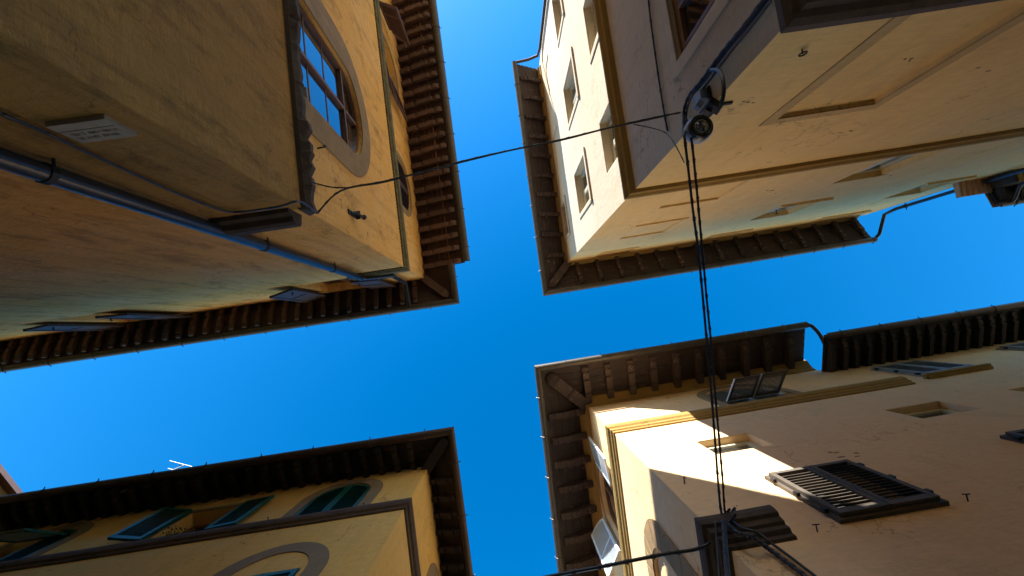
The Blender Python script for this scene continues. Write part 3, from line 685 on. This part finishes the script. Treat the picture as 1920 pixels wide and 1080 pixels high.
MB().tube(catmull([TLA.P(pu, 7.64, .09), TLA.P(pu-.05, 7.74, .085), TLA.P((pu+pv)/2, 7.78, .09), TLA.P(pv+.04, 7.86, .09), TLA.P(pv, 8.0, .09), TLA.P(pe, 9.05, .09), TLA.P(pe, 9.14, .13), TLA.P(pe, 9.22, .5), TLA.P(pe, 9.24, .64)], 4), .05, 10).build('drainpipe', M['pipe'], TL.root, True)

# ================================================================ yellow house, lower left (BL)
BL = Bld((-1.452, 2.518), 171.6, 81.6, 'yellow corner house with green louvred shutters, brown stringcourse and sooty black eaves')
BLA, BLB = BL.A, BL.B
H = 7.56; UA, UB = 7.75, 5.5
aw1 = arch(.80, 1.74, 5.95, 6.72, .50); aw2 = arch(5.62, 6.62, 5.95, 6.72, .50); mw = (2.93, 3.84, 6.0, 7.02)
lw = (.84, 1.60, 3.2, 4.70); bwn = arch(1.48, 2.3, 5.95, 6.75, .42)
BL.walls(H+.04, UA, UB, [(aw1, .1, False), (aw2, .28, False), (R4(mw), .28, False), (R4(lw), .1, False)], [(bwn, .1, False)], M['ochre_deep'])
BL.backing(BLA, [aw1, R4(lw)], -.095); BL.backing(BLA, [aw2], -.275); BL.backing(BLB, [bwn], -.095)
surround(BL, BLA, arch(.60, 1.91, 5.9, 6.72, .68), aw1, .012, M['sand_grey']); surround(BL, BLA, arch(5.44, 6.80, 5.9, 6.72, .68), aw2, .012, M['sand_grey'])
surround(BL, BLB, arch(1.30, 2.48, 5.9, 6.75, .58), bwn, .012, M['sand_grey'])
surround(BL, BLA, R4((2.83, 3.94, 5.99, 7.12)), R4(mw), .012, M['sand_grey'])
surround(BL, BLA, arch(.55, 1.93, 2.8, 4.60, .70), arch(.77, 1.68, 2.9, 4.62, .48), .014, M['sand_grey'], 'stone_arch')
for sgn, u in ((1, .815), (-1, 1.725)): shutter(BL.root, wallP(BLA, u, 6.0, -.03, 0, sgn), .45, .72, M['green'], .035, 24, arch_top=.46, mid=False, ang=.5)
shutter(BL.root, wallP(BLA, 5.635, 6.0, -.03, 0, 1), .48, .72, M['green'], .035, 24, arch_top=.46, mid=False, ang=.5)
hb = BLA.hit((126, 1005)); r_ = ray((44, 995)); t_ = (hb[0]+BLA.o.dot(BLA.d))/(r_.x*BLA.d.x+r_.y*BLA.d.y); q_ = r_*t_
fv, fo = q_.z, Vector((q_.x, q_.y)).dot(BLA.n)-BLA.o.dot(BLA.n)
print('flap', hb, fv, fo)
a0, a1 = BLA.P(hb[0], hb[1], .01), BLA.P(hb[0]+.80, hb[1], .01); c0 = BLA.P(hb[0], fv, fo); ey = c0-a0; ez = (a1-a0).cross(ey)
shutter(BL.root, frame_fn(a0, a1-a0, ey, ez), .80, ey.length, M['green'], .035, 18, mid=False, ang=.4, name='propped_shutter_flap')
shutter(BL.root, wallP(BLA, 6.60, 6.0, -.2, 0, -1), .48, .72, M['green'], .035, 24, arch_top=.46, mid=False, ang=.5)
shutter(BL.root, wallP(BLA, 3.84, 6.06, .03, rad(12), 1), .46, .95, M['green'], .04, 20, mid=False, ang=.5)
shutter(BL.root, wallP(BLA, 2.93, 6.06, .03, rad(3), -1), .46, .95, M['green'], .04, 20, mid=False, ang=.5)
casement(BL, BLA, (2.94, 3.83, 6.01, 7.01), .26, M['frame_brown'])
for sgn, u in ((1, .85), (-1, 1.59)): shutter(BL.root, wallP(BLA, u, 3.25, -.02, 0, sgn), .365, 1.43, M['green'], .035, 34, mid=True, ang=.5)
for sgn, u in ((1, 1.49), (-1, 2.29)): shutter(BL.root, wallP(BLB, u, 6.0, -.03, 0, sgn), .39, .75, M['green'], .035, 24, arch_top=.4, mid=False, ang=.5)
BL.trim('stringcourse', M['stone_brown'], [(0, 5.82), (.025, 5.83), (.03, 5.87), (.06, 5.89), (.08, 5.94), (.08, 6.0), (.03, 6.03), (0, 6.03)], UA, UB)
BL.eave(7.58, .20, .67, UA-.05, UB, M['wood_black'], M['wood_black'], .29, .085, .12, 'tail', gd=.14, gmat=M['gutter_brown'], k=.86, boards=4)
BL.roof(7.58, .20, .67, UA, UB, k=.86)

# ================================================================ houses further off
D0 = -TRA.o.dot(TRA.n)
def edge_v(p, off):                              # height at which pixel p lies off metres in front of the TRA plane
    r = ray(p); return (D0-off)/(-Vector((r.x, r.y)).dot(TRA.n)/r.z)
ug = TRA.uvo(at((1857, 392), edge_v((1857, 392), .75)))
print('TR2', ug)
c3 = TRA.P(9.47, 0); N2 = Bld((c3.x, c3.y), -9.3, -98, 'low house at the right edge past the tall cream house, with dark eaves', 'terraced_house')
NA = N2.A; Hn = ug[1]+.12; u0n = max(.15, ug[0]-9.47)
mb = MB(); a = [NA.P(.0, -ZC), NA.P(7, -ZC), NA.P(7, -ZC, -5), NA.P(0, -ZC, -5)]; mb.add(a+[p+Vector((0, 0, Hn+ZC)) for p in a], [(0, 1, 5, 4), (1, 2, 6, 5), (2, 3, 7, 6), (3, 0, 4, 7)]); mb.build('wall', M['cream'], N2.root)
N2.eave(Hn, .14, .75, (u0n, 7), None, M['wood_black'], M['wood_black'], .5, .10, .13, 'scroll', gd=.13, gmat=M['gutter_brown'], hip=False, startA=.12)
mb = MB(); mb.box(NA.P, u0n-.02, 7, Hn-.55, Hn-.05, 0, .28); mb.build('boxed_cornice', M['stone_dark'], N2.root)
mb = MB()
for i in range(7): mb.box(NA.P, u0n+.06+i*.75, u0n+.16+i*.75, Hn-.58, Hn-.53, .02, .30)
mb.build('cornice_brackets', M['gold'], N2.root)
mb = MB().add([NA.P(u0n-.05, Hn-.05, .72), NA.P(7, Hn-.05, .72), NA.P(7, Hn+1.1, -5), NA.P(u0n-.05, Hn+1.1, -5)], [(0, 1, 2, 3)]).box(NA.P, u0n-.75, u0n, Hn-.1, Hn+.02, -.4, .35); mb.build('roof', M['tiles'], N2.root)
MB().tube(catmull([NA.P(u0n+.25, Hn-.15, .66), NA.P(u0n+.25, Hn-.25, .62), NA.P(u0n+.27, Hn-.42, .34), NA.P(u0n+.27, Hn-.7, .30)], 4), .04, 10).build('drainpipe', M['pipe'], N2.root, True)

pA, pB = at((-14, 842), 9.0), at((27, 928), 8.8)
d = (pB-pA); d.z = 0; d.normalize(); nn = Vector((-d.y, d.x, 0)); nn = nn if nn.x < 0 else -nn
q0 = pA-d*6; L = 12
far = empty('tall_house', (q0.x, q0.y, 0), 'house with a red tiled roof edge at the far left behind the yellow house', 'building')
fq = lambda a, b, c: Vector((q0.x, q0.y, 0))+d*a+nn*b+Vector((0, 0, c))
MB().box(fq, 0, L, .30, 6, 0, 10.2).build('wall', M['ochre_deep'], far)
MB().box(fq, -.1, L+.1, .0, 6, 10.45, 10.55).build('roof', M['redbrown'], far)
MB().box(fq, 0, L, .14, .5, 10.21, 10.44).build('eave_cornice', M['gold'], far)

# ================================================================ things hung on the houses
# security camera at the corner of the cream house
vC = 3.22; pc = at((1311, 241), vC); cc = TR.corner(0, 0, vC)
cm = empty('security_camera', pc, 'white round security camera with black lens ring on the corner of the cream house', 'security camera')
ax = Vector((0.03, -0.03, -1))
MB().lathe(pc, ax, [(0, -.11), (.05, -.11), (.085, -.095), (.105, -.07), (.110, -.035), (.110, .0), (.104, .012), (.09, .012)], 32).build('body', M['white_plastic'], cm, True)
MB().lathe(pc, ax, [(.104, .0), (.106, .03), (.098, .045), (.080, .045), (.066, .030), (.066, .0)], 32).build('lens_ring', M['black_plastic'], cm, True)
MB().lathe(pc, ax, [(.066, .028), (.060, .034), (.040, .046), (.020, .054), (.001, .056)], 32).build('lens', M['lens'], cm, True)
MB().lathe(pc, ax, [(.050, .044), (.056, .044), (.056, .040)], 32).build('lens_rim', M['steel'], cm, True)
for a in (.3, 1.3, 2.2): 
    q = pc+Vector((math.cos(a+.6)*.038, math.sin(a+.6)*.038, -.052)); MB().lathe(q, ax, [(.008, 0), (.006, .006), (.0005, .008)], 10).build('led', M['steel'], cm, True)
dg = (cc-pc); dg.z = 0; dl = dg.length; dg.normalize(); sd = Vector((-dg.y, dg.x, 0))
fr = frame_fn(pc, dg, sd, (0, 0, 1))
MB().box(fr, .06, dl-.04, -.022, .022, .10, .15).box(fr, dl-.06, dl+.0, -.05, .05, .04, .22).build('mounting_arm', M['iron'], cm)
MB().box(fr, .13, .19, -.045, .01, .02, .085).build('junction_box', M['white_plastic'], cm)
MB().box(fr, .20, .27, -.13, -.08, .05, .10).build('cable_box', M['white_plastic'], cm)
pA1, pB1 = TRA.P(.10, vC+.12, .02), TRB.P(.10, vC+.12, .02); k0 = cc+Vector((0, 0, .12))-dg*.02
MB().box(frame_fn(TRA.P(0, vC+.10, .0), TRA.d.to_3d(), (0, 0, 1), TRA.n.to_3d()), -.02, .17, 0, .03, .003, .02).build('wall_strap', M['iron'], cm)
MB().box(frame_fn(TRB.P(0, vC+.10, .0), TRB.d.to_3d(), (0, 0, 1), TRB.n.to_3d()), -.02, .17, 0, .03, .003, .02).build('wall_strap', M['iron'], cm)
# grey-violet connection box on the wall beside the camera
pb = TRB.hit((1306, 184), .08)
tag(MB().box(TRB.P, pb[0]-.045, pb[0]+.045, pb[1]-.07, pb[1]+.07, .012, .07).box(TRB.P, pb[0]-.04, pb[0]+.04, pb[1]-.065, pb[1]+.065, .0705, .078).build('junction_box', M['white_plastic']), 'small pale junction box on the wall above the security camera', 'junction box')
# conduit loop
lp = [TRB.P(*TRB.hit(p, o), o) for p, o in (((1333, 131), .05), (1347, 132) and ((1347, 132), .10), ((1355, 148), .14), ((1357, 172), .16), ((1352, 196), .17), ((1342, 213), .18))]
tag(MB().tube(catmull(lp, 5), .016, 8).build('flexible_conduit', M['cable'], None, True), 'black flexible conduit looping beside the security camera', 'conduit')

def bundle(name, label, paths, r, clips=0, group=None, mat='cable', cat='cable'):
    mb = MB()
    for i, pth in enumerate(paths): mb.tube(catmull(pth, 6), r[i] if hasattr(r, '__len__') else r, 6)
    o = mb.build(name, M[mat], None, True); tag(o, label, cat, group)
    if clips:
        q = catmull(paths[0], 6); st = max(1, len(q)//clips)
        for i in range(st//2, len(q)-1, st):
            dd = (q[min(i+1, len(q)-1)]-q[i]).normalized(); rr = (r[0] if hasattr(r, '__len__') else r)
            MB().tube([q[i]-dd*.02, q[i]+dd*.02], rr*1.2, 8).tube([q[i], q[i]+Vector((0, 0, -rr*2.6))], rr*.5, 5).build('cable_tie', M['cable'], o)
    return o
def wp(W, p, off): return W.P(*W.hit(p, off), off)
# lane cable from the ochre corner to the cream corner
e0 = TLB.P(-.04, 3.92, .10); e1 = wp(TRB, (1276, 211), .04)
mid = [at(p, 3.92+(e1.z-ZC-3.92)*t) for p, t in (((640, 357), .085), ((720, 340), .20), ((800, 320), .32), ((880, 299), .44), ((960, 281), .555), ((1050, 262), .69), ((1140, 240), .81), ((1215, 223), .92))]
sp = lambda pts, dx: [p+Vector((dx*.5, dx, dx*.4))*(0.5+0.5*(i % 2)) for i, p in enumerate(pts)]
bundle('overhead_cable', 'thin twisted cable strung across the lane from the ochre house to the cream house', [[e0]+mid+[e1], [e0]+sp(mid, .010)+[e1]], [.0085, .004], 22)
sl = [wp(TLB, (583, 341), .10), at((600, 346), 3.90), at((622, 351), 3.87), at((650, 352), 3.87)]
bundle('slack_wire', 'short slack wire sagging below the overhead cable at the ochre corner', [sl], .007, 4)
s2 = [at((1188, 233), 3.5), at((1222, 240), 3.50), wp(TRB, (1248, 249), .04), at((1265, 270), 3.34), at((1283, 305), 3.36)]
bundle('anchor_wire', 'thin anchor wire with insulator hooks under the cream corner', [s2], .005, 5)
# pair of thick cables across the street
c0 = at((1290, 268), 3.22); z1 = 4.30; e2 = BRA.P(.22, 4.18, .19)
def run(px, v0, v1, end): n = len(px); return [at(p, v0+(v1-v0)*i/(n-1)) for i, p in enumerate(px)]+[end]
l1 = run([(1284, 262), (1292, 330), (1300, 400), (1308, 460), (1318, 560), (1327, 660), (1334, 740), (1341, 830), (1347, 910), (1354, 965)], 3.22, 4.20, e2)
l2 = run([(1297, 266), (1305, 340), (1311, 405), (1318, 480), (1326, 570), (1335, 660), (1341, 740), (1349, 830), (1355, 900), (1361, 965)], 3.22, 4.22, BRA.P(.27, 4.18, .19))
s0 = wp(TRB, (1281, 214), .06); l1 = [s0, at((1281, 240), 3.36)]+l1; l2 = [s0+Vector((.02, .01, 0)), at((1290, 243), 3.38)]+l2
bundle('street_cable', 'thick black cable bundle over the street, left of the two hanging side by side', [l1, sp(l1, .010)], [.0115, .005], 24, 'cables crossing the street')
bundle('street_cable', 'slimmer black cable bundle over the street, right of the two hanging side by side', [l2, sp(l2, .009)], [.0105, .004], 26, 'cables crossing the street')
# cables clipped up the cream house corner
def crun(pxs, o): return [wp(TRB, p, o) for p in pxs]
k1 = [(1287, 262), (1282, 232), (1283, 205), (1293, 178), (1312, 155), (1338, 120), (1362, 88), (1392, 52), (1436, -6), (1500, -90)]
bundle('wall_cable', 'bundle of black cables clipped up the cream house wall beside its corner', [crun(k1, .05), crun([(a+5, b+2) for a, b in k1], .035), crun([(a+10, b+6) for a, b in k1[3:]], .04)], [.014, .011, .013], 15)
k2 = [(1213, -30), (1219, 30), (1227, 90), (1237, 160), (1246, 215), (1252, 246)]
bundle('wall_cable', 'single dark cable running level along the cream house wall below its moulding', [crun(k2, .02)], .010, 9)
# ochre house wall cable
k3 = [(-40, 196), (0, 212), (95, 253), (160, 284), (260, 330), (355, 372), (420, 395), (452, 397)]
bundle('wall_cable', 'thin black cable clipped up the ochre house beside the drainpipe', [[wp(TLA, p, .03) for p in k3]+[wp(TLA, (520, 388), .15), wp(TLA, (562, 378), .15), e0]], .009, 12)
# peach house cables
k4 = [(1366, 985), (1385, 1000), (1412, 1008), (1440, 1028), (1478, 1056), (1530, 1096), (1600, 1150)]
p1 = [wp(BRA, p, .16 if i < 3 else .05) for i, p in enumerate(k4)]; p2 = [wp(BRA, (a+6, b-10), .15 if i < 3 else .04) for i, (a, b) in enumerate(k4)]
bundle('wall_cable', 'thick twisted cables leaving the dark stone capital along the peach wall', [p1, p2, sp(p1, .014)], [.018, .013, .009], 14)
k5 = [(1355, 975), (1357, 1010), (1360, 1050), (1364, 1100), (1368, 1180)]
bundle('wall_cable', 'black cables dropping straight down over the dark stone capital', [[wp(BRA, p, .18) for p in k5], [wp(BRA, (a-14, b), .18) for a, b in k5], [wp(BRA, (a+5, b), .17) for a, b in k5]], [.013, .006, .010], 8)
l3 = [BRA.P(.20, 4.05, .2), at((1325, 1022), 4.02), at((1240, 1040), 3.98), at((1140, 1060), 3.92), at((1030, 1081), 3.85), at((800, 1128), 3.7), at((560, 1180), 3.6)]
bundle('overhead_cable', 'black cable leaving the dark stone capital across the lane at the bottom edge', [l3, sp(l3, .012)], [.016, .009], 12)

# plaque on the ochre house
h = [TLA.hit(p) for p in ((105, 237), (210, 218), (243, 238), (146, 256))]
ua, ub = .14, .45; va, vb = 2.05, 2.24
pq = empty('wall_plaque', TLA.P(.3, va), 'pale stone plaque with small lettering low on the ochre house wall', 'plaque')
MB().box(TLA.P, ua, ub, va, vb, .002, .03).build('slab', M['marble'], pq)
MB().box(TLA.P, ua+.005, ub-.005, va+.062, va+.066, .0301, .0312).build('rule_line', M['ink'], pq)
mb = MB(); rnd = random.Random(11)
for row, (a, c) in enumerate(((ua+.03, ub-.02), (ua+.06, ub-.03))):
    x = a; y = va+.088+row*.042
    while x < c:
        wdt = rnd.uniform(.006, .011)
        if rnd.random() > .13:
            mb.box(TLA.P, x, x+.0022, y, y+.022, .0301, .0315)
            k = rnd.choice((.0, .010, .020)); mb.box(TLA.P, x+.0024, x+wdt, y+k, y+k+.0025, .0301, .0313)
            if rnd.random() > .5: mb.box(TLA.P, x+wdt, x+wdt+.002, y, y+.022, .0301, .0314)
        x += wdt+.005
mb.build('lettering', M['ink'], pq)

def hook(W, p, label, kind='bar', s=1.0):
    u, v = W.hit(p, .06)
    if kind == 'bar': mb = MB().tube([W.P(u, v, 0), W.P(u, v, .11*s)], .011*s, 6).tube([W.P(u-.05*s, v+.01, .11*s), W.P(u+.05*s, v-.005, .11*s)], .009*s, 6)
    elif kind == 'curl': mb = MB().tube(catmull([W.P(u, v, 0), W.P(u, v-.01, .07*s), W.P(u+.02*s, v+.02*s, .10*s), W.P(u+.045*s, v+.03*s, .07*s)], 4), .011*s, 6)
    else:
        mb = MB().tube([W.P(u, v, 0), W.P(u, v, .05*s)], .008*s, 6); q = [W.P(u+.035*s*math.cos(a*.628), v+.035*s*math.sin(a*.628), .05*s) for a in range(11)]; mb.tube(q, .009*s, 6)
    tag(mb.build('iron_hook', M['iron'], None, True), label, 'wall hook', None)
hook(BRA, (1530, 985), 'rusty T-shaped iron hook below the louvred shutters of the peach house', s=.6)
hook(BRA, (1812, 928), 'rusty T-shaped iron hook right of the louvred shutters on the peach house', s=.6)
hook(BRA, (1282, 898), 'small curled iron hook in the shaded part of the peach wall near its corner', 'curl', .8)
hook(TRA, (1507, 107), 'iron ring hook on the cream house wall above the security camera', 'ring', .7)
hook(TLB, (605, 277), 'dark iron hook on the stone surround of the arched ochre house window', 'curl', .9)
hook(BLA, (503, 968), 'black shutter hook on the yellow house between the open shutter and the arched window', 'curl', .5)
hook(BLA, (281, 977), 'black shutter hook above the leftmost open green shutter of the yellow house', 'curl', .5)
hook(BLA, (683, 942), 'black shutter hook by the closed arched green shutters', 'curl', .5)
hook(TRA, (1456, 398), 'thin iron rod standing out of the cream wall by a shaded window', 'bar', .9)

# black iron lamp bracket left on the ochre lane wall
u, v = TLB.hit((668, 402), .05)
br = empty('iron_bracket', TLB.P(u, v), 'broken black iron bracket on the ochre lane wall near the corner', 'bracket')
MB().box(TLB.P, u-.03, u+.03, v-.16, v+.06, .004, .02).build('back_plate', M['iron'], br)
MB().tube(catmull([TLB.P(u, v-.10, .02), TLB.P(u+.01, v-.02, .06), TLB.P(u-.01, v+.06, .09), TLB.P(u, v+.14, .10)], 5), .018, 8).build('arm', M['iron'], br, True)
MB().lathe(TLB.P(u-.005, v+.14, .10), (0.2, 0, 1), [(.0, -.03), (.03, -.02), (.036, .01), (.02, .035), (.0, .04)], 12).build('knob', M['iron'], br, True)
MB().box(TLB.P, u-.055, u+.05, v+.02, v+.045, .03, .09).build('cross_bar', M['iron'], br)

# aerial on the yellow house roof
pa = at((341, 874), 8.6)
an = empty('roof_aerial', (pa.x, pa.y, 8.3), 'thin pale television aerial on the roof of the yellow house', 'antenna')
MB().tube([Vector((pa.x, pa.y, 8.9)), Vector((pa.x, pa.y, 8.6+ZC+.06))], .012, 6).build('mast', M['alu'], an)
a, b = at((318, 864), 8.6), at((360, 875), 8.6); MB().tube([a, b], .007, 6).build('element', M['alu'], an)
a, b = at((315, 878.5), 8.55), at((352, 888), 8.55); MB().tube([a, b], .007, 6).build('element', M['alu'], an)
a, b = at((339, 870), 8.59), at((333, 883), 8.56); MB().tube([a, b], .010, 6).build('boom', M['alu'], an)

# pots on the yellow house sill
def pot(u, label, leafy):
    r = empty('flower_pot', BLA.P(u, 6.03, -.08), label, 'plant pot', 'pots on the yellow house sill')
    c = BLA.P(u, 6.03, -.08)
    MB().lathe(c, (0, 0, 1), [(.0, 0), (.055, 0), (.075, .11), (.082, .11), (.082, .135), (.066, .135), (.06, .10), (.0, .10)], 20).build('pot', M['terracotta'], r, True)
    if leafy:
        mb = MB(); rn = random.Random(int(u*100))
        for i in range(170):
            p = c+Vector((rn.gauss(0, .075), rn.gauss(0, .075), .19+abs(rn.gauss(0, .07)))); e = Vector((rn.uniform(-1, 1), rn.uniform(-1, 1), rn.uniform(-.5, 1))).normalized(); f_ = e.orthogonal().normalized()
            L = rn.uniform(.02, .045); mb.add([p, p+e*L*.5+f_*L*.28, p+e*L, p+e*L*.5-f_*L*.28], [(0, 1, 2, 3)])
        mb.build('foliage', M['leaf'], r)
pot(3.60, 'leafy green plant in a clay pot on the yellow house window sill', True)
pot(3.40, 'smaller leafy plant in a clay pot beside the first on the yellow house sill', True)
pot(3.16, 'empty red clay pot on the yellow house window sill beside the right open shutter', False)
